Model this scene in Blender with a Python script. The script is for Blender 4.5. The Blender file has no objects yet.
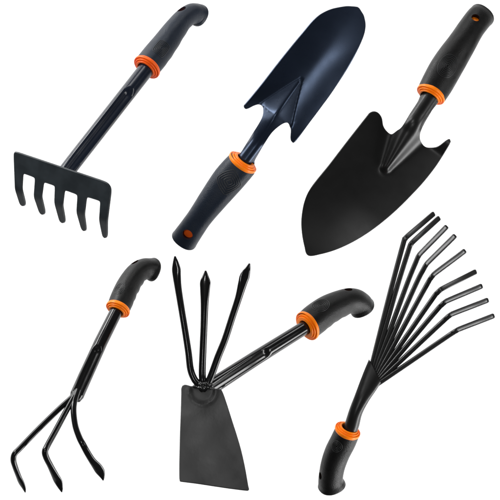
import bpy, bmesh, math
from mathutils import Vector
from mathutils.geometry import delaunay_2d_cdt
PI = math.pi
S = 0.0012          # metres per working unit
CAMD = 2200.0       # camera distance in working units
scene = bpy.context.scene
COL = scene.collection

# ------------------------------------------------------------------ helpers
def V(x, y, d=0.0):
    """anchor point: x to the right, y down the picture, d towards the viewer (working units)"""
    f = (CAMD - d) / CAMD
    return Vector(((x - 250) * f, -d, (250 - y) * f))
def D(x, y, d=0.0):
    return Vector((x, -d, -y)).normalized()
def sm(t):
    t = max(0.0, min(1.0, t)); return t * t * (3 - 2 * t)

def link(name, bm, mat, parent=None, smooth=True, origin=None, sharp=35):
    bmesh.ops.recalc_face_normals(bm, faces=bm.faces)
    if origin is None and parent is None: origin = Vector((0, 0, 0))
    base = parent_world(parent) if parent is not None else origin
    for v in bm.verts: v.co = v.co * S - base
    me = bpy.data.meshes.new(name); bm.to_mesh(me); bm.free()
    me.materials.append(mat)
    for p in me.polygons: p.use_smooth = smooth
    if smooth and sharp: me.set_sharp_from_angle(angle=math.radians(sharp))
    o = bpy.data.objects.new(name, me); COL.objects.link(o)
    if parent is not None: o.parent = parent
    else: o.location = base
    return o
def parent_world(p):
    v = Vector((0, 0, 0))
    while p is not None: v = v + p.location; p = p.parent
    return v
def thing(name, label, cat, at, group=None):
    o = bpy.data.objects.new(name, None); COL.objects.link(o)
    o.empty_display_size = 0.02
    o.location = at * S; o['label'] = label; o['category'] = cat
    if group: o['group'] = group
    return o

def cr(p0, p1, p2, p3, t):
    return [0.5 * ((2*b) + (c-a)*t + (2*a-5*b+4*c-d)*t*t + (3*b-a-3*c+d)*t**3) for a, b, c, d in zip(p0, p1, p2, p3)]
def spline(pts, n=8, linear=False):
    rows = [list(V(*p[:3])) + list(p[3:]) for p in pts]
    out = []
    for i in range(len(rows) - 1):
        p0 = rows[i-1] if i else [2*a-b for a, b in zip(rows[0], rows[1])]
        p3 = rows[i+2] if i + 2 < len(rows) else [2*b-a for a, b in zip(rows[i], rows[i+1])]
        for k in range(n):
            t = k / n
            out.append([a+(b-a)*t for a, b in zip(rows[i], rows[i+1])] if linear else cr(p0, rows[i], rows[i+1], p3, t))
    out.append(rows[-1])
    return out

class Sweep:
    """an elliptical section carried along a 3-D spine"""
    def __init__(s, pts, side, n=8, ns=32, linear=False, power=2.0, under=None, shape=None):
        rows = spline(pts, n, linear)
        s.P = [Vector(r[:3]) for r in rows]; s.ab = [(max(r[3], .05), max(r[4], .05)) for r in rows]
        s.ns = ns; s.power = power; s.under = under; s.shape = shape
        s.L = [0.0]
        for i in range(1, len(s.P)): s.L.append(s.L[-1] + (s.P[i]-s.P[i-1]).length)
        s.fr = []
        for i in range(len(s.P)):
            T = (s.P[min(i+1, len(s.P)-1)] - s.P[max(i-1, 0)]).normalized()
            sq = side(i/(len(s.P)-1)) if callable(side) else side
            sd = (sq - T * sq.dot(T)).normalized()
            s.fr.append((T, sd, T.cross(sd)))
    def idx(s, l):
        l = max(0, min(s.L[-1] - 1e-6, l))
        for i in range(len(s.L)-1):
            if s.L[i+1] > l: return i, (l - s.L[i]) / (s.L[i+1]-s.L[i])
        return len(s.L)-2, 1.0
    def pt(s, i, ph):
        T, sd, nn = s.fr[i]; a, b = s.ab[i]
        c, q = math.cos(ph), math.sin(ph); e = 2.0 / s.power
        x = a * math.copysign(abs(c)**e, c); y = b * math.copysign(abs(q)**e, q)
        if s.under: 
            k = s.under(s.L[i], s.L[-1], ph); x *= k; y *= k
        if s.shape: x, y = s.shape(s.L[i], s.L[-1], x, y)
        return s.P[i] + sd * x + nn * y
    def phase(s, l, d):
        i, t = s.idx(l); T, sd, nn = s.fr[i]; a, b = s.ab[i]
        return math.atan2(d.dot(nn), d.dot(sd))
    def surf(s, l, ph, off=0.0):
        i, t = s.idx(l)
        p = s.pt(i, ph).lerp(s.pt(i+1, ph), t)
        c = s.P[i].lerp(s.P[i+1], t)
        return p + (p - c).normalized() * off
    def bm(s, cap0=(), cap1=()):
        """caps: lists of (scale, advance) rings added beyond the ends"""
        bm = bmesh.new(); rings = []
        def ring(i, sc, adv):
            T = s.fr[i][0]; c = s.P[i]
            return [bm.verts.new(c + (s.pt(i, 2*PI*k/s.ns) - c) * sc + T * adv) for k in range(s.ns)]
        for sc, adv in reversed(list(cap0)): rings.append(ring(0, sc, -adv))
        for i in range(len(s.P)): rings.append(ring(i, 1, 0))
        for sc, adv in cap1: rings.append(ring(len(s.P)-1, sc, adv))
        for a, b in zip(rings, rings[1:]):
            for k in range(s.ns):
                bm.faces.new((a[k], a[(k+1) % s.ns], b[(k+1) % s.ns], b[k]))
        bm.faces.new(rings[0]); bm.faces.new(rings[-1])
        return bm
ROUND = lambda r: [(math.cos(t)*1.0, math.sin(t)*r) for t in (PI*.12, PI*.24, PI*.34, PI*.42)]

def tube_into(bm, path, r, ns=6, closed=True):
    n = len(path); rings = []
    for i in range(n):
        a = path[(i-1) % n] if closed else path[max(i-1, 0)]
        b = path[(i+1) % n] if closed else path[min(i+1, n-1)]
        T = (b - a).normalized()
        h = Vector((0, -1, 0.13)); sd = T.cross(h).normalized(); nn = T.cross(sd)
        rings.append([bm.verts.new(path[i] + sd*(r*math.cos(2*PI*k/ns)) + nn*(r*math.sin(2*PI*k/ns))) for k in range(ns)])
    m = n if closed else n-1
    for i in range(m):
        a, b = rings[i], rings[(i+1) % n]
        for k in range(ns): bm.faces.new((a[k], a[(k+1) % ns], b[(k+1) % ns], b[k]))
    if not closed: bm.faces.new(rings[0]); bm.faces.new(rings[-1])

def lathe(P, T, prof, ns=56):
    """prof: (distance along T, radius) closed loop of an annulus"""
    bm = bmesh.new(); T = T.normalized(); u = T.orthogonal().normalized(); w = T.cross(u)
    rings = [[bm.verts.new(P + T*h + u*(r*math.cos(2*PI*k/ns)) + w*(r*math.sin(2*PI*k/ns))) for k in range(ns)] for h, r in prof]
    for i in range(len(rings)):
        a, b = rings[i], rings[(i+1) % len(rings)]
        for k in range(ns): bm.faces.new((a[k], a[(k+1) % ns], b[(k+1) % ns], b[k]))
    return bm

def sheet(outline, depth, step, thick, smooth_outline=True, mode='V'):
    """a stamped metal sheet: the outline filled with a fine mesh, pressed to depth(x, y) and given thickness"""
    pts = []
    n = len(outline)
    if smooth_outline:
        for i in range(n):
            p0, p1, p2, p3 = outline[i-1], outline[i], outline[(i+1) % n], outline[(i+2) % n]
            L = math.hypot(p2[0]-p1[0], p2[1]-p1[1]); m = max(1, int(L / (step*.6)))
            for k in range(m): pts.append(cr(p0[:2], p1[:2], p2[:2], p3[:2], k/m))
    else:
        for i in range(n):
            p1, p2 = outline[i], outline[(i+1) % n]
            L = math.hypot(p2[0]-p1[0], p2[1]-p1[1]); m = max(1, int(L / step))
            for k in range(m): pts.append([p1[0]+(p2[0]-p1[0])*k/m, p1[1]+(p2[1]-p1[1])*k/m])
    nb = len(pts)
    def inside(x, y):
        c = False
        for i in range(nb):
            x1, y1 = pts[i]; x2, y2 = pts[(i+1) % nb]
            if (y1 > y) != (y2 > y) and x < (x2-x1)*(y-y1)/(y2-y1)+x1: c = not c
        return c
    def near(x, y, r2):
        return any((x-p[0])**2+(y-p[1])**2 < r2 for p in pts)
    allp = [Vector(p) for p in pts]
    x0, x1 = min(p[0] for p in pts), max(p[0] for p in pts)
    y0, y1 = min(p[1] for p in pts), max(p[1] for p in pts)
    j = 0; y = y0
    while y < y1:
        x = x0 + (step*.5 if j % 2 else 0)
        while x < x1:
            if inside(x, y) and not near(x, y, (step*.45)**2): allp.append(Vector((x, y)))
            x += step
        y += step*.87; j += 1
    vs, es, fs, *_ = delaunay_2d_cdt(allp, [(i, (i+1) % nb) for i in range(nb)], [list(range(nb))], 1, 1e-4)
    bm = bmesh.new()
    bv = [bm.verts.new(V(v.x, v.y, depth(v.x, v.y))) for v in vs]
    for f in fs:
        try: bm.faces.new([bv[i] for i in f])
        except ValueError: pass
    for v in [v for v in bm.verts if not v.link_faces]: bm.verts.remove(v)
    bmesh.ops.recalc_face_normals(bm, faces=bm.faces)
    bm.normal_update()
    if sum(f.normal.y for f in bm.faces) > 0:
        bmesh.ops.reverse_faces(bm, faces=bm.faces); bm.normal_update()
    # thickness with a rounded-over rim
    top = list(bm.verts); edge = {v: any(e.is_boundary for e in v.link_edges) for v in top}
    nor = {v: v.normal.copy() for v in top}
    bed = [e for e in bm.edges if e.is_boundary]; faces = list(bm.faces)
    bot = {v: bm.verts.new(v.co - nor[v]*thick) for v in top}
    ring = {}
    for v in top:
        if edge[v]:
            es = [e for e in v.link_edges if e in bed] if False else [e for e in v.link_edges if e.is_boundary]
            t = Vector((0, 0, 0))
            for e in es:
                f = e.link_faces[0]; c = f.calc_center_median(); mid = (e.verts[0].co+e.verts[1].co)/2
                o = (e.verts[1].co-e.verts[0].co).normalized().cross(nor[v])
                t += o if o.dot(mid-c) > 0 else -o
            t.normalize(); ring[v] = bm.verts.new(v.co - nor[v]*thick*.5 + t*thick*.35)
    for f in faces: bm.faces.new([bot[v] for v in reversed(f.verts)])
    for e in bed:
        a, b = e.verts
        bm.faces.new((a, b, ring[b], ring[a])); bm.faces.new((ring[a], ring[b], bot[b], bot[a]))
    return bm

# ------------------------------------------------------------------ materials
def mat(name, col, rough, spec=.5, bump=0.0, bscale=400, rvar=0.0, rscale=40, coat=0.0, coatr=.2, cvar=0.0, tint=None):
    m = bpy.data.materials.new(name); m.use_nodes = True
    nt = m.node_tree; b = nt.nodes['Principled BSDF']
    b.inputs['Base Color'].default_value = (*col, 1); b.inputs['Roughness'].default_value = rough
    b.inputs['Specular IOR Level'].default_value = spec
    b.inputs['Coat Weight'].default_value = coat; b.inputs['Coat Roughness'].default_value = coatr
    if tint: b.inputs['Specular Tint'].default_value = (*tint, 1)
    tc = nt.nodes.new('ShaderNodeTexCoord')
    if bump:
        nz = nt.nodes.new('ShaderNodeTexNoise'); nz.inputs['Scale'].default_value = bscale; nz.inputs['Detail'].default_value = 4
        bp = nt.nodes.new('ShaderNodeBump'); bp.inputs['Strength'].default_value = bump; bp.inputs['Distance'].default_value = .001
        nt.links.new(tc.outputs['Object'], nz.inputs['Vector']); nt.links.new(nz.outputs['Fac'], bp.inputs['Height'])
        nt.links.new(bp.outputs['Normal'], b.inputs['Normal'])
    if rvar or cvar:
        n2 = nt.nodes.new('ShaderNodeTexNoise'); n2.inputs['Scale'].default_value = rscale; n2.inputs['Detail'].default_value = 6
        nt.links.new(tc.outputs['Object'], n2.inputs['Vector'])
    if rvar:
        mr = nt.nodes.new('ShaderNodeMapRange')
        mr.inputs['From Min'].default_value = .3; mr.inputs['From Max'].default_value = .7
        mr.inputs['To Min'].default_value = rough - rvar; mr.inputs['To Max'].default_value = rough + rvar
        nt.links.new(n2.outputs['Fac'], mr.inputs['Value']); nt.links.new(mr.outputs['Result'], b.inputs['Roughness'])
    if cvar:
        mx = nt.nodes.new('ShaderNodeMix'); mx.data_type = 'RGBA'
        m3 = nt.nodes.new('ShaderNodeMapRange'); m3.inputs['From Min'].default_value = .36; m3.inputs['From Max'].default_value = .64
        nt.links.new(n2.outputs['Fac'], m3.inputs['Value'])
        mx.inputs['A'].default_value = (*[c*(1-cvar) for c in col], 1); mx.inputs['B'].default_value = (*[c*(1+cvar) for c in col], 1)
        nt.links.new(m3.outputs['Result'], mx.inputs['Factor']); nt.links.new(mx.outputs['Result'], b.inputs['Base Color'])
    return m
M = {
 'blue_coat':  mat('blue black enamel', (.0065, .009, .017), .3, .36, bump=.02, bscale=900, rvar=.05, rscale=60),
 'blue_gloss': mat('blue black gloss enamel', (.006, .009, .017), .22, .36, rvar=.04, rscale=30),
 'blade_blue': mat('blue black blade enamel', (.005, .0075, .014), .28, .55, bump=.02, bscale=1200, rvar=.03, tint=(.5, .66, 1)),  # specular tint puts the bluish cast of the light into its reflections
 'coat':       mat('black gloss enamel', (.004, .004, .0043), .15, .42, rvar=.03, rscale=30),
 'satin':      mat('black satin enamel', (.0055, .0055, .0055), .33, .33, bump=.03, bscale=1000, rvar=.025, rscale=60),
 'matt':       mat('dull black hammered steel', (.021, .021, .021), .4, .34, bump=.1, bscale=130, rvar=.1, rscale=30, cvar=.35),
 'rake_matt':  mat('dull grey black enamel', (.017, .022, .026), .4, .35, bump=.04, bscale=500, rvar=.06, rscale=50, cvar=.2),
 'tine':       mat('black enamel flat bar', (.007, .007, .007), .26, .72),
 'grip_blue':  mat('blue black soft rubber', (.007, .0115, .021), .42, .25, bump=.33, bscale=850, rvar=.06, rscale=80),
 'grip':       mat('black soft rubber', (.0035, .0035, .0035), .4, .24, bump=.33, bscale=850, rvar=.08, rscale=80),
 'emblem':     mat('moulded rubber line', (.010, .011, .012), .33, .5, bump=.02, bscale=1100),
 'red_orange': mat('red orange plastic', (.8, .105, .008), .36, .22, bump=.02, bscale=600),
 'orange':     mat('orange plastic', (.92, .205, .004), .34, .22, bump=.02, bscale=600),
 'weld':       mat('weld bead', (.008, .008, .008), .2, .5, bump=.05, bscale=500),
 'white':      mat('white studio paper', (.9, .9, .9), .9, .1, bump=.01, bscale=60),
}

# ------------------------------------------------------------------ shared tool pieces
def make_grip(root, pts, side, gm, om, hole=None, emblem=None, flare=None, groove=.05, hole_r=4.5, em_r=.32):
    """pts run from the collar to the butt; side is the normal of the plane the grip bends in"""
    def under(l, L, ph):
        q = max(0.0, math.sin(ph))           # finger side
        u = l / L
        env = sm((u-.12)/.12) * (1 - sm((u-.72)/.12))
        k = 1 - groove*env*q*q*(0.5 - 0.5*math.cos(2*PI*(l-L*.1)/(L*.165)))
        return k
    sw = Sweep(pts, side, n=14, ns=72, power=2.25, under=under)
    if hole: hole = (hole[0], sw.phase(hole[0]*sw.L[-1], hole[1]), *hole[2:])
    if emblem: emblem = (emblem[0], emblem[1], sw.phase(emblem[1]*sw.L[-1], emblem[2]), *emblem[3:])
    bm = sw.bm(cap0=[(.96, .4), (.85, .3), (.5, .1)],
               cap1=[(1.02, .9), (1.0, 1.7), (.95, 2.2), (.88, 2.3), (.8, 1.9), (.5, 1.5), (.2, 1.4)])
    g = link('grip', bm, gm, root, sharp=None)
    rm = g.modifiers.new('remesh', 'REMESH'); rm.mode = 'VOXEL'; rm.voxel_size = .55*S; rm.use_smooth_shade = True
    sx = g.modifiers.new('smooth', 'SMOOTH'); sx.iterations = 4; sx.factor = .5
    if hole:
        l, ph = hole[0]*sw.L[-1], hole[1]
        i, t = sw.idx(l); c = sw.P[i].lerp(sw.P[i+1], t); p = sw.surf(l, ph); ax = (p - c).normalized()
        ex = hole[2] if len(hole) > 2 else 1.0
        T = sw.fr[i][0]; w = ax.cross(T).normalized(); u = w.cross(ax)
        def disc(h0, h1, r, nm, m, par, dome=0):
            b = bmesh.new(); rr = []
            for h, q in ((h0, r), (h1, r), (h1+dome, r*.6), (h1+dome*1.2, r*.05)) if dome else ((h0, r), (h1, r)):
                rr.append([b.verts.new(p + ax*h + u*(q*ex*math.cos(2*PI*k/32)) + w*(q*math.sin(2*PI*k/32))) for k in range(32)])
            for a, d in zip(rr, rr[1:]):
                for k in range(32): b.faces.new((a[k], a[(k+1) % 32], d[(k+1) % 32], d[k]))
            b.faces.new(rr[0]); b.faces.new(rr[-1]); return link(nm, b, m, par)
        cut = disc(-7.5, 6, hole_r, 'cutter', gm, root)
        md = g.modifiers.new('hole', 'BOOLEAN'); md.operation = 'DIFFERENCE'; md.solver = 'EXACT'; md.object = cut
        bpy.context.view_layer.update()
        dg = bpy.context.evaluated_depsgraph_get()
        me = bpy.data.meshes.new_from_object(g.evaluated_get(dg)); g.modifiers.clear(); g.data = me
        me.set_sharp_from_angle(angle=math.radians(50))
        bpy.data.objects.remove(cut)
        disc(-7.3, -4.6, hole_r*.97, 'hanging_hole_lining', om, g, dome=.5)
    if emblem:
        kind, uc, phc, half_l, half_w, rings = emblem
        b = bmesh.new(); Lc = uc*sw.L[-1]; i, _ = sw.idx(Lc); rad = sw.ab[i][0]
        for k in range(rings):
            f = (k+1)/rings; path = []
            n = 56
            for j in range(n):
                th = 2*PI*j/n
                if kind == 'oval': r = 1.0
                else:
                    tq = th + (.8 if kind == 'diamond' else .3)
                    r = 1.12/(abs(math.cos(tq))**1.2+abs(math.sin(tq))**1.2)**(1/1.2)
                path.append(sw.surf(Lc + half_l*f*r*math.cos(th), phc + half_w*f*r*math.sin(th)/rad, .12))
            tube_into(b, path, em_r)
        link('emblem', b, M['emblem'], g, sharp=None)
    return sw

def make_collar(root, P, T, R, hole, om):
    """stepped plastic ring; T points from the grip to the working end"""
    def step(h, r, e=.55):
        return [(h-e, r), (h-e*.3, r-e*.25), (h, r-e)]
    prof = [(-2.5, hole), (-2.5, R*.93), (-1.2, R*.995), (-.4, R)] + step(1.5, R, .7) + [(.8, R*.885), (.8, R*.86)] + step(2.9, R*.86, .6) \
         + [(2.2, R*.755), (2.2, R*.73)] + step(4.1, R*.73, .6) + [(4.0, hole+.5), (3.4, hole)]
    return link('collar', lathe(P, T, prof), om, root, sharp=40)

def flat_shape(g, c, l0, ramp, l1=1e9, rib=0.0):
    """tube pressed flat on the side the 2-D vector g points to, from length l0 on"""
    gl = math.hypot(*g); g = (g[0]/gl, g[1]/gl)
    def f(l, L, x, y):
        k = sm((l-l0)/ramp) * (1 - sm((l-l1)/ramp))
        if k <= 0: return x, y
        dd = x*g[0]+y*g[1]; lim = c
        if dd > lim:
            tt = -x*g[1]+y*g[0]
            goal = lim - rib*math.exp(-(tt/2.2)**2)
            m = (goal-dd)*k
            return x+g[0]*m, y+g[1]*m
        return x, y
    return f

GROUP = 'hand tools with black grips and orange collars'

# ================================================================== 1. hand rake (top left)
root = thing('hand_rake', 'hand rake with a wide dull black head of five short tines and red-orange collar', 'hand rake', V(67, 170, 0))
k = -.58
def rk(x, y):   # depth along the shaft line
    t = (x-67)*.617 + (171-y)*.787
    return t*k
sw = make_grip(root, [(147, 66.5, rk(147, 66.5), 13.6, 13.6), (155.5, 56, rk(155.5, 56), 13.9, 13.6), (164.5, 44.5, rk(164.5, 44.5), 13.2, 13),
                      (173, 32.5, rk(173, 32.5)+1, 12.0, 12), (181, 22, rk(181, 22)-1, 11, 10.8), (187.0, 16.4, rk(187, 16.4)-3, 10.8, 10.4),
                      (192.2, 13.6, rk(187, 16.4)-9, 10.9, 10.5), (196.0, 13.8, rk(187, 16.4)-14, 11.2, 11.0), (198.2, 15.0, rk(187, 16.4)-17, 12.2, 12.0)],
               D(.62, .42, .9), M['grip_blue'], M['red_orange'], hole=(.78, D(-.45, -.75, .5), 1.2), emblem=('diamond', .2, D(.1, 0, 1), 10, 8.5, 5))
T = (V(60, 180, rk(60, 180)) - V(150, 66, rk(150, 66)))
make_collar(root, V(147, 67.0, rk(147, 67)), T, 15.2, 8.6, M['red_orange'])
sh = Sweep([(148, 67, rk(148, 67), 8.4, 8.4), (76.5, 158.5, rk(76.5, 158.5), 8.4, 8.4), (64.5, 174.2, rk(64.5, 174.2), 8.3, 7.3)],
           D(.787, .617, 0), n=50, linear=True, ns=48, shape=flat_shape((.12, 1), 5.9, 38, 5, rib=.9))
link('shaft', sh.bm(), M['blue_gloss'], root)
# head: flat plate with five bent tines
ol = [(15.2, 152.2), (58, 166.6), (102, 181.4), (107, 183.6), (109.9, 187.5), (110.2, 192),
      (106.6, 221), (106.6, 236), (104.8, 238.6), (102.3, 236.5), (99, 220.5), (100.2, 202.5), (99, 200.5),
      (87, 196.7), (85.6, 198), (83.6, 215), (85.6, 229.5), (84, 231.6), (81.2, 229.5), (76.3, 212.3), (77.4, 196.2), (76, 194),
      (65, 190), (63.6, 191.2), (61.9, 205.6), (64.6, 221.5), (62.6, 223.6), (59.3, 221.5), (54.2, 203), (54.8, 187), (53.6, 185.2),
      (44, 182), (42.7, 183.2), (40.8, 197.2), (44.5, 213), (42.4, 215.3), (39.2, 213), (33.6, 196.8), (34.9, 179), (33.6, 177),
      (23.4, 173.2), (22.1, 174.4), (21.2, 189.6), (24.9, 204.5), (22.8, 206.6), (19.8, 204.8), (14.8, 189.4), (13.6, 157), (13.7, 153.6)]
def round_poly(ol, r, n=4):
    out = []
    for i in range(len(ol)):
        p, a, c = Vector(ol[i]), Vector(ol[i-1]), Vector(ol[(i+1) % len(ol)])
        la, lc = (a-p).length, (c-p).length
        A_ = p + (a-p)*min(r, la*.45)/la; C_ = p + (c-p)*min(r, lc*.45)/lc
        for k in range(n+1):
            t = k/n; q = A_*(1-t)**2 + p*2*t*(1-t) + C_*t*t; out.append((q.x, q.y))
    return out
def dep(x, y):
    yy = y - (152.5 + (x-15)*.336)      # distance below the top edge
    d = 13 + (x-67)*.5 - yy*.28
    d -= .95*max(0, yy-37) if yy > 41 else .95*max(0, yy-33)**2/16
    return d
link('rake_head', sheet(round_poly(ol, 3.2), dep, 2.2, 2.6, smooth_outline=False), M['rake_matt'], root, sharp=28)

# ================================================================== 2. blue-black trowel (top centre)
root = thing('hand_trowel', 'blue-black trowel with its blade pointing up and a pointed ridge on the blade', 'hand trowel', V(250, 152, 0))
A0 = (250, 152); ux, uy = .599, -.80
def tv(x, y): return ((x-A0[0])*ux + (y-A0[1])*uy, (x-A0[0])*.80 + (y-A0[1])*.599)
def gd(x, y): return -((A0[0]-x)*ux + (A0[1]-y)*uy)*.40
sw = make_grip(root, [(243, 163.2, -6, 15.6, 13.5), (235, 172, gd(235, 172)+1, 16.2, 13.8), (226, 182.5, gd(226, 182.5)+3, 16, 13.8), (211, 202, gd(211, 202)+5, 14, 13),
                      (200, 217, gd(200, 217)+5, 12.6, 12), (193, 227, gd(193, 227)+5, 12.8, 11.4), (187.8, 234.5, gd(188, 235)+3, 13.2, 11.6), (184.6, 239.2, gd(184, 240)+1, 13.6, 12)],
               D(.80, .60, 0), M['grip_blue'], M['red_orange'], hole=(.865, D(0, 0, 1)), emblem=('tilted', .2, D(.2, 0, 1), 12, 11.5, 5), groove=0, hole_r=5.4)
T = V(250, 152, 0) - V(236, 171, -9)
make_collar(root, V(242.7, 162.4, -5), T, 15.9, 8, M['orange'])
ol = [(358.8, 8.3), (357.4, 7.3), (352, 6.7), (344, 6.8), (329, 10.3), (315.5, 18.6), (302, 34.2), (281, 60), (260, 87), (247, 102.5), (244.2, 106.2), (245.4, 108.7), (248, 108.4),
      (254, 105.4), (259.5, 104), (262.2, 105.6), (263.3, 110), (262.4, 116.5), (258.6, 124), (252, 134.5), (241.5, 151.5), (237.5, 157.5), (251.5, 166.5), (255.6, 159),
      (264.5, 143.5), (271.5, 133), (279.5, 125.8), (286, 122.4), (289.4, 123.6), (291, 129.5), (290.6, 138), (291.8, 141.4), (295, 141),
      (308, 123.5), (320, 107.5), (333, 89.5), (350, 63), (361.5, 40), (365, 27), (363.8, 17), (361, 11.6)]
def dep(x, y):
    t, v = tv(x, y)
    w = 33.0
    q = v/w
    trough = .04*v + 10.5*(.15*(math.sqrt(q*q + .012) - .11) + .6*q*q) * sm((205-t)/110)
    d = trough + t*.10 - 2*sm((t-120)/60)*((t-120)/60)
    # pyramid socket: crest down the middle
    Wd = max(.5, 19*(93-t)/46) if t > 44 else 19
    H = 15*sm((97-t)/62) + 1.6*sm((94-t)/5)
    a = abs(v+3.0*sm(t/90))/Wd
    if t < 93 and a < 1.25:
        r = 1-min(1, a)
        pk = H*(1-math.sqrt(a*a+min(.3, (1.3/Wd)**2)))
        d += max(0, pk)
    if t < 56:
        k_ = 1 - sm((t-6)/50)
        tw = 8.2+max(0, t-12)*.28
        tube = 8.2*math.sqrt(max(0, 1-min(1, abs(v)/tw)**2)) - 6 + t*.25
        d = d*(1-k_) + tube*k_
    return d
link('trowel_blade', sheet(ol, dep, 1.5, 1.5), M['blade_blue'], root, sharp=38)
sh = Sweep([(240.5, 165, -10, 7.2, 7.0), (249, 153.5, -7, 7.2, 7.0), (256, 143, -5, 7, 6.0), (263, 132.5, -4.5, 6, 4), (270, 122, -4.5, 3, 1.5)], D(.8, .6, 0), n=10, ns=40)
link('tang', sh.bm(), M['blue_coat'], root)

# ================================================================== 3. black trowel (top right)
root = thing('hand_trowel', 'plain black trowel, broad blade pointing down left, an oval emblem on its grip', 'hand trowel', V(427, 100, 0))
B0 = (427, 100)
def tv3(x, y): return ((B0[0]-x)*.607 + (y-B0[1])*.794, (x-B0[0])*.794 + (y-B0[1])*.607)
sw = make_grip(root, [(431.5, 94, 0, 15.2, 13.5), (438, 82.5, -4, 16.2, 14), (445.5, 69, -8, 16.4, 14), (453, 57, -12, 15.8, 14), (461.5, 44, -17, 14.6, 13.2),
                      (470.5, 29.5, -25, 13.6, 12), (477.5, 20, -33, 13.6, 11.5), (481.5, 15.8, -40, 13.4, 11)],
               D(.85, .50, -.05), M['grip'], M['orange'], hole=(.83, D(-.2, 0, 1)), emblem=('oval', .27, D(0, 0, 1), 12.5, 8.6, 7), groove=0, hole_r=4.3)
T = V(425, 104, 4.5) - V(436, 85, -4)
make_collar(root, V(431, 94.4, 0), T, 15.3, 8.8, M['orange'])
ol = [(308.4, 255.2), (304.8, 246), (302.3, 232), (302, 218), (305.2, 201), (312.5, 186.5), (330, 164.5), (350, 138.5), (366.5, 117.5), (370, 113.4), (374, 111.9), (378.4, 113.6), (381.6, 118.5),
      (383, 126), (386.3, 131.4), (391, 134.6), (396.5, 131), (402, 126.5), (410, 113.5), (417.5, 102), (424.4, 90), (439, 98.5), (431.8, 110.8), (424.9, 122.5), (420.6, 132), (420, 140), (424, 146.6),
      (430, 148.3), (438, 147), (446.5, 140.8), (449.6, 139.6), (450.2, 141.6), (446, 149.5), (435.5, 166), (423, 182), (410, 196), (398, 208), (385, 219.5), (370, 231), (354, 241), (337, 249), (321, 253.8)]
def dep(x, y):
    t, v = tv3(x, y)
    c0 = 2+.09*t if t < 80 else 9.2*(1-(t-80)/115)
    q = (v-c0)/42.0
    d = -.12*v*sm((t+5)/40) + 6*(.15*(math.sqrt(q*q+.03)-.17)+.6*q*q)*sm((225-t)/110) - t*.12 - 5*sm((t-120)/70)
    s_ = 8.6 + 2.5*sm(t/30) - 7.8*min(1, max(0, (t-32)/46))
    H = 12*min(1, max(0, 1-(t-24)/64)) + 4.5*(1-sm((t-78)/7))
    a = abs(v-c0)/s_/1.25
    d += H*math.exp(-a**2.6)
    k_ = 1 - sm((t-12)/26)
    tube = 8.9*math.sqrt(max(0, 1-min(1, abs(v-2-.06*t)/8.9)**2)) + .5 + t*.18
    return d*(1-k_) + tube*k_
link('trowel_blade', sheet(ol, dep, 1.8, 1.5), M['satin'], root, sharp=38)
sh = Sweep([(432, 93, -3, 8, 7.8), (425.5, 104.5, -1, 8, 7.6), (418.5, 116.5, 0, 8, 6.5), (411, 128.5, 0, 6, 4), (404, 139, -3, 2, 1.5)], D(.794, .607, 0), n=10, ns=40)
link('tang', sh.bm(), M['coat'], root)

# ================================================================== pronged tools
def prong(root, pts, m, side=None, ns=20, n=8, cap=ROUND(.8), name='prong', power=2.0):
    side = side or D(1, 0, 0)
    s_ = Sweep(pts, side, n=n, ns=ns, power=power)
    return link(name, s_.bm(cap1=[]), m, root, sharp=40)

# ------------------------------------------------------------------ 4. cultivator (bottom left)
root = thing('hand_cultivator', 'three-pronged cultivator with long tubular black shaft and hooked claws pointing down', 'cultivator', V(73, 401, 0))
def ck(x, y): return -((x-73)*.45 + (401-y)*.89)*.62
sw = make_grip(root, [(118.5, 308, ck(118.5, 308), 11.6, 11.4), (122, 299.5, ck(122, 299.5), 12.2, 12), (127.5, 287.5, ck(127.5, 287.5), 12, 12),
                      (134, 277, ck(134, 277), 11.6, 11.4), (139.6, 271.2, ck(134, 277)-5, 11.2, 11), (144.8, 268.6, ck(134, 277)-9, 10.7, 10.5), (149, 268.6, ck(134, 277)-12, 10.9, 10.7), (152, 269.4, ck(134, 277)-14.5, 12.6, 12.2)],
               D(.45, .35, .82), M['grip'], M['orange'], hole=(.76, D(-.6, -.8, .35), 1.3), emblem=('oval', .24, D(-.5, -.3, 1), 7, 5.5, 4), groove=.10, hole_r=3.6, em_r=.3)
T = V(100, 345, ck(100, 345)) - V(119, 307, ck(119, 307))
make_collar(root, V(118, 309.0, ck(118, 309)), T, 13.0, 6.9, M['orange'])
sh = Sweep([(119, 306, ck(119, 306), 6.6, 6.6), (101, 342, ck(101, 342), 6.9, 6.9), (85, 377, ck(85, 377), 7.2, 7.2), (77, 395, ck(77, 395), 7.2, 6.8), (75, 399, ck(75, 399), 5.8, 4.6)],
           D(.9, .44, 0), n=24, linear=True, ns=48, shape=flat_shape((.0, 1), 4.9, 56, 5, rib=.9))
link('shaft', sh.bm(), M['coat'], root)
prong(root, [(76, 393, 4, 2.8, 2.8), (70, 399.2, 9, 2.9, 2.9), (58, 410, 14, 2.9, 2.9), (38, 429.5, 24, 2.9, 2.9), (20, 448.2, 33, 2.9, 2.9), (14.6, 454, 34.5, 2.9, 2.9), (13.4, 460, 31, 3.0, 2.9), (15.2, 467, 25, 3.0, 2.7),
             (18.5, 476, 16, 3.2, 2.2), (21.3, 482.6, 10, 3.8, 1.7), (23.8, 488, 6, 2.4, 1.1), (25.2, 492.2, 3, .6, .5)], M['coat'], D(1, .2, .5))
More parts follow.
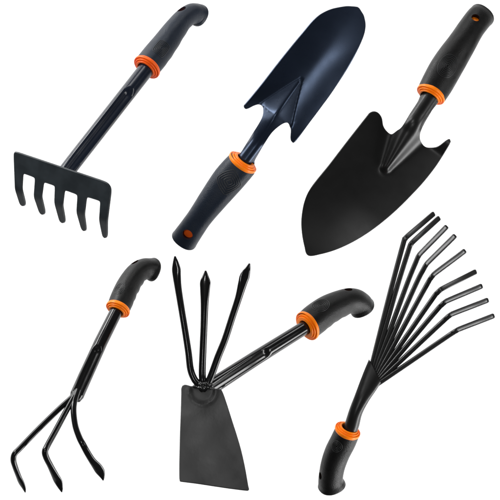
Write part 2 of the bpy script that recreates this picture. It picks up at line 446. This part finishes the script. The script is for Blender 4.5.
prong(root, [(77, 391, 4, 2.8, 2.8), (72.5, 399.5, 10, 3, 3), (66.5, 410.5, 16, 3, 3), (55.5, 431, 26, 3.1, 3.1), (47, 446.5, 34, 3.1, 3.1), (45, 451.8, 35, 3.2, 3.1), (46.3, 457.6, 32, 3.3, 2.8), (50.5, 466, 25, 3.4, 2.4),
             (55, 475, 16, 4.1, 2), (58.0, 481.0, 10, 4.6, 1.6), (60.4, 487.6, 6, 2.7, 1.1), (61.8, 492, 3, .6, .5)], M['coat'], D(1, -.2, .4))
prong(root, [(78, 390, 4, 2.8, 2.8), (74.5, 401, 11, 3, 3), (73.6, 412, 16, 3.0, 3.0), (75.4, 426, 22, 3.0, 3.0), (79.4, 437.6, 27, 3.1, 3.1), (83, 444.5, 29, 3.3, 3), (87.2, 452.4, 26, 3.5, 2.5), (92.2, 460.4, 20, 3.8, 2.2),
             (97, 466.4, 14, 4.9, 1.9), (100, 471.4, 9, 4.8, 1.5), (102.2, 476.4, 5, 2.7, 1.1), (103.2, 480.3, 3, .6, .5)], M['coat'], D(1, -.4, .3))

# ------------------------------------------------------------------ 5. hoe with three prongs (bottom centre)
root = thing('hand_hoe', 'double-ended hoe, wide flat grey-black blade below and three upright spear-tipped prongs above', 'hand hoe', V(203, 386, 0))
def hk(x, y): return -((x-213)*.855 + (386-y)*.52)*.62
sw = make_grip(root, [(308, 325, hk(308, 325), 15.2, 14.6), (317, 317.5, hk(317, 317.5), 15.6, 15), (328, 309.8, hk(328, 310), 15, 14.6), (339, 304.4, hk(339, 304.4), 14.2, 13.6),
                      (348, 301.2, hk(339, 304.4)-6, 13.2, 13), (355, 301.2, hk(339, 304.4)-11, 12.8, 12.6), (360, 304.0, hk(339, 304.4)-16, 12.8, 12.6), (362, 307.2, hk(339, 304.4)-19, 13.6, 13.4)],
               D(.15, .75, .85), M['grip'], M['orange'], hole=(.72, D(.1, -1, .3), 1.2), emblem=('oval', .24, D(-.3, -.5, .9), 9, 7.5, 5), groove=.10, hole_r=3.8, em_r=.28)
T = V(213, 386, 0) - V(307, 328, hk(307, 328))
make_collar(root, V(307.5, 325.8, hk(307.5, 325.8)), T, 16.2, 7.6, M['orange'])
sh = Sweep([(309, 325, hk(309, 325), 7.1, 7.1), (255, 358.6, hk(255, 358.6), 7.6, 7.6), (211, 387, hk(211, 387)-1, 8.2, 6.5)],
           D(.52, .855, 0), n=40, linear=True, ns=48, shape=flat_shape((.25, 1), 5.5, 60, 7, rib=-.5))
for i_ in range(1): pass
link('shaft', sh.bm(), M['coat'], root)
ol = [(184.5, 385.4), (192, 387), (203, 388.6), (213, 389.2), (219.5, 389.6), (222, 392.5), (226.4, 405), (231.2, 420), (236, 435), (240.4, 450), (244.2, 467), (247.6, 486), (248.3, 489.6), (245, 489.8), (232, 488.2), (214, 485.6), (197, 483), (183, 481.2), (180.2, 480.6), (179.9, 478), (179.9, 462), (180.4, 440), (181.2, 415), (181.8, 395), (182, 388)]
def dep(x, y):
    t = y-386
    d = 10 + t*.10 + 9*(t/100)**2*0.9 + (x-205)*.06
    r = math.hypot(x-202.5, (y-391)*1.0)
    if y > 389: d += 1.0*math.exp(-((r-13)/1.6)**2)*.9 - .8*(1-sm((r-11)/3))
    d += .25*math.sin(x*.16+y*.05)*math.sin(y*.11+1)
    return d
link('hoe_blade', sheet(ol, dep, 2.2, 2.0), M['matt'], root, sharp=38)
prong(root, [(203, 390, 10, 3.2, 3.2), (199, 384.6, 12, 3.5, 3.5), (194.3, 379, 13, 3.5, 3.5), (190.5, 369, 14, 3.5, 3.5), (188.4, 352, 16, 3.4, 3.4), (185, 330, 19, 3.3, 3.3), (181.4, 308, 22, 3.3, 3.3), (178.2, 288, 24, 3.6, 2.9),
             (176.8, 276, 25, 4.3, 2.2), (176.3, 269, 25, 4.6, 1.8), (175.6, 262, 25, 2.9, 1.6), (174.9, 256.2, 25, .8, .6)], M['coat'], D(1, 0, .35))
prong(root, [(203.5, 390, 9, 3.2, 3.2), (202.8, 381, 12, 3.6, 3.6), (202.2, 372, 13, 3.6, 3.6), (203, 350, 16, 3.6, 3.6), (204, 326, 19, 3.6, 3.5), (204.6, 304, 22, 4, 3.3),
             (205, 290, 24, 4.9, 2.4), (205.3, 282, 25, 5.2, 1.8), (205.5, 276.5, 25, 3.3, 1.6), (205.6, 270.6, 25, .8, .6)], M['coat'], D(1, 0, .1))
prong(root, [(203, 390, 9, 3.2, 3.2), (207.5, 383.6, 12, 3.6, 3.6), (211.5, 375, 13, 3.6, 3.6), (218, 357, 15, 3.6, 3.6), (225, 339.5, 17, 3.5, 3.5), (232, 318, 20, 3.5, 3.4), (238.6, 298, 23, 3.7, 3.0),
             (242.6, 283.5, 25, 4.7, 2.2), (245, 275.5, 25, 5.1, 1.8), (247.6, 269.4, 25, 3.1, 1.6), (249.6, 263.4, 25, .8, .6)], M['coat'], D(1, .15, -.3))
import random
random.seed(4)
b = bmesh.new()
for q in range(18):
    a = q*.7; c = V(203+8.5*math.cos(a)*random.uniform(.2, 1), 385.5+2.8*math.sin(a), 13+random.uniform(-1, 2))
    r = random.uniform(1.8, 2.8)
    res = bmesh.ops.create_icosphere(b, subdivisions=2, radius=r)
    for v in res['verts']: v.co = Vector((v.co.x*random.uniform(.95, 1.1)*1.3, v.co.y, v.co.z*.9)) + c
wd = link('weld', b, M['weld'], root, sharp=None)
rm = wd.modifiers.new('remesh', 'REMESH'); rm.mode = 'VOXEL'; rm.voxel_size = .4*S; rm.use_smooth_shade = True
sx = wd.modifiers.new('smooth', 'SMOOTH'); sx.iterations = 5

# ------------------------------------------------------------------ 6. fan rake (bottom right)
root = thing('fan_rake', 'fan rake with nine thin bent tines spread out above a hooked black grip', 'fan rake', V(376, 375, 0))
sw = make_grip(root, [(347.5, 431.5, -10, 12.6, 12.2), (343, 441.5, -17, 12.8, 12.6), (337.2, 453, -24, 12.6, 12.6), (333, 465, -31, 12.3, 12.2), (331, 475.5, -38, 12.2, 12),
                      (330.8, 481, -42, 12.6, 12.4), (331.6, 484.8, -45, 13.8, 13.8)],
               D(.35, .25, .85), M['grip'], M['orange'], hole=(.80, D(-1, .1, .35), 1.2), emblem=('oval', .2, D(-.4, 0, 1), 7, 6, 4), groove=0, hole_r=3.4, em_r=.25)
T = V(355, 415, 1) - V(345, 437, -12)
make_collar(root, V(347.6, 430.6, -9), T, 13.4, 7.2, M['orange'])
so = Sweep([(350, 430, -9, 7.2, 7.2), (352.2, 424, -6, 7.3, 7.2), (355.8, 411.5, 0, 6.9, 6.6), (361.6, 398.5, 4, 7.6, 5.4), (368, 386, 6, 9.2, 4.5), (374.4, 373.6, 7.5, 10.6, 4.0), (380.5, 361.5, 9, 11.4, 3.8), (386, 350.5, 10, 12, 3.8)],
           D(.89, .45, 0), n=10, ns=56)
b = so.bm()
pA, pB = V(369.6, 360.5, 8), V(382.2, 385.8, 8)
nrm = (pB-pA).cross(Vector((0, 1, 0))).normalized()
if nrm.x < 0: nrm.negate()
bmesh.ops.bisect_plane(b, geom=list(b.verts)+list(b.edges)+list(b.faces), plane_co=pA, plane_no=nrm, clear_outer=True)
ret = bmesh.ops.contextual_create(b, geom=[e for e in b.edges if e.is_boundary])
link('socket', b, M['satin'], root, sharp=40)
TN = [((434.9, 212.6), (404.6, 238.6), (391, 289), (369.6, 374), 0, 0), ((440.2, 216.9), (410.6, 243.8), (398, 284), (371, 377), 0, 0),
      ((447.8, 225.5), (418.6, 255.4), (407, 284), (372, 379), 1, 0), ((456.2, 234.6), (426, 264.4), (416, 284), (373, 380), 1, 0),
      ((466.2, 249.9), (432.8, 275), (427, 284.4), (374, 381), .6, 0), ((477.2, 270.8), (439.5, 290), (433, 298), (375, 381.5), 0, 0),
      ((483.3, 285.4), (444.6, 301.9), (436, 311), (376, 382), .5, 0), ((489.4, 299.5), (450, 314.8), (440, 324), (377, 383), .5, 0),
      ((495.2, 315.2), (457, 330), (448, 336), (377, 384.5), .5, 0)]
for tip, bend, mid, base, sheen, _ in TN:
    def lp(a, c, t): return (a[0]+(c[0]-a[0])*t, a[1]+(c[1]-a[1])*t)
    Lb = math.dist(tip, bend); Lm = math.dist(bend, mid); e = 4.0
    d_b = 14; slope = .9 if sheen == 0 else (.2 - .0*sheen)
    dt = d_b - Lb*.6 if sheen == 0 else d_b + Lb*(.15 if sheen == 1 else .17)
    Pm = V(*lp(bend, tip, .5), 14); Lv = Vector((-.75/S, -2.3/S, .3/S)); Cv = Vector((0, -CAMD, 0))
    hn = ((Lv-Pm).normalized() + (Cv-Pm).normalized()).normalized()
    tx, tz = (tip[0]-bend[0])/Lb, -(tip[1]-bend[1])/Lb
    hi = D(.7, .7, -.35)
    if sheen:
        dy = -(tx*hn.x + tz*hn.z)/hn.y; dt = d_b - dy*Lb
        Tt = Vector((tx, dy, tz)).normalized(); hi = Tt.cross(hn)
        if hi.x < 0: hi.negate()
        hi = (hi + Vector((0, -.16*(1-sheen), 0))).normalized()
    p_in = lp(bend, mid, e/Lm); p_out = lp(bend, tip, e/Lb)
    pts = [(*base, 6, 2.35, 1.6), (*lp(base, mid, .5), 8.5, 2.4, 1.7), (*mid, 11, 2.45, 1.7), (*p_in, 13.4, 2.45, 1.7), (*lp(lp(p_in, p_out, .5), bend, .45), 14, 2.5, 1.7), (*p_out, 14+(dt-14)*e/Lb, 2.55, 1.6),
           (*lp(p_out, tip, .5), 14+(dt-14)*.5, 2.6, 1.5), (*lp(p_out, tip, .93), 14+(dt-14)*.95, 2.6, 1.5)]
    lo = D(.7, .7, -.35)
    sdv = (lambda f, lo=lo, hi=hi: lo.lerp(hi, sm((f-.5)/.12)))
    s_ = Sweep(pts, sdv, n=6, ns=24, power=4.5)
    link('tine', s_.bm(cap1=[(.97, .6), (.85, 1.3), (.6, 1.8)]), M['tine'], root, sharp=40)

# ------------------------------------------------------------------ backdrop
b = bmesh.new()
rows = []
prof = [(-2.0, 2600), (600, 2600)]
Yb = 520.0; Zf = -1500.0
path = [(Yb, z) for z in (2200, 1000, 0, -1000, -2200)]
for y, z in path: rows.append([b.verts.new((x, y, z)) for x in (-3200, 0, 3200)])
for r0, r1 in zip(rows, rows[1:]):
    for k in range(2): b.faces.new((r0[k], r0[k+1], r1[k+1], r1[k]))
bd = link('backdrop', b, M['white'], None, sharp=None)
bd['kind'] = 'structure'; bd['label'] = 'seamless pure white studio paper behind the tools'; bd['category'] = 'backdrop'

# ------------------------------------------------------------------ light
w = bpy.data.worlds.new('World'); scene.world = w; w.use_nodes = True
bg = w.node_tree.nodes['Background']; bg.inputs[0].default_value = (1, 1, 1, 1); bg.inputs[1].default_value = .07
def area(name, loc, target, size, size_y, power, col=(1, 1, 1)):
    l = bpy.data.lights.new(name, 'AREA'); l.shape = 'RECTANGLE'; l.size = size; l.size_y = size_y; l.energy = power; l.color = col
    o = bpy.data.objects.new(name, l); COL.objects.link(o); o.location = loc
    o.rotation_euler = (Vector(target)-Vector(loc)).to_track_quat('-Z', 'Y').to_euler()
    return o
area('softbox_key', (-1.8, -1.2, 1.6), (0, 0, 0), .5, .5, 23)
area('added_highlight_front', (-.75, -2.3, .3), (0, 0, 0), .1, .6, 11)  # unseen lamp added for the highlight band on the blue trowel blade
area('softbox_side', (1.7, -1.2, .5), (0, 0, 0), .25, 1.0, 10)
area('added_highlight_low', (-.42, -2.3, -.95), (0, 0, 0), .12, .3, 5)  # unseen low lamp added to brighten the black trowel's socket ridge
area('softbox_top', (.1, -.3, 1.5), (0, 0, 0), 1.2, .3, 8)
area('backdrop_lamp_a', (-1.3, -.1, 1.2), (-.2, .62, 0), .5, 1.6, 38)
area('backdrop_lamp_b', (1.3, -.1, -1.0), (.2, .62, 0), .5, 1.6, 38)

cam = bpy.data.cameras.new('camera'); co = bpy.data.objects.new('camera', cam); COL.objects.link(co)
co.location = (0, -CAMD*S, 0); co.rotation_euler = (PI/2, 0, 0)
cam.sensor_width = 36; cam.lens = 36*CAMD/500.0; cam.clip_end = 50; cam.clip_start = .05
scene.camera = co
scene.view_settings.view_transform = 'Standard'; scene.view_settings.look = 'None'
scene.view_settings.exposure = 0; scene.view_settings.gamma = 1
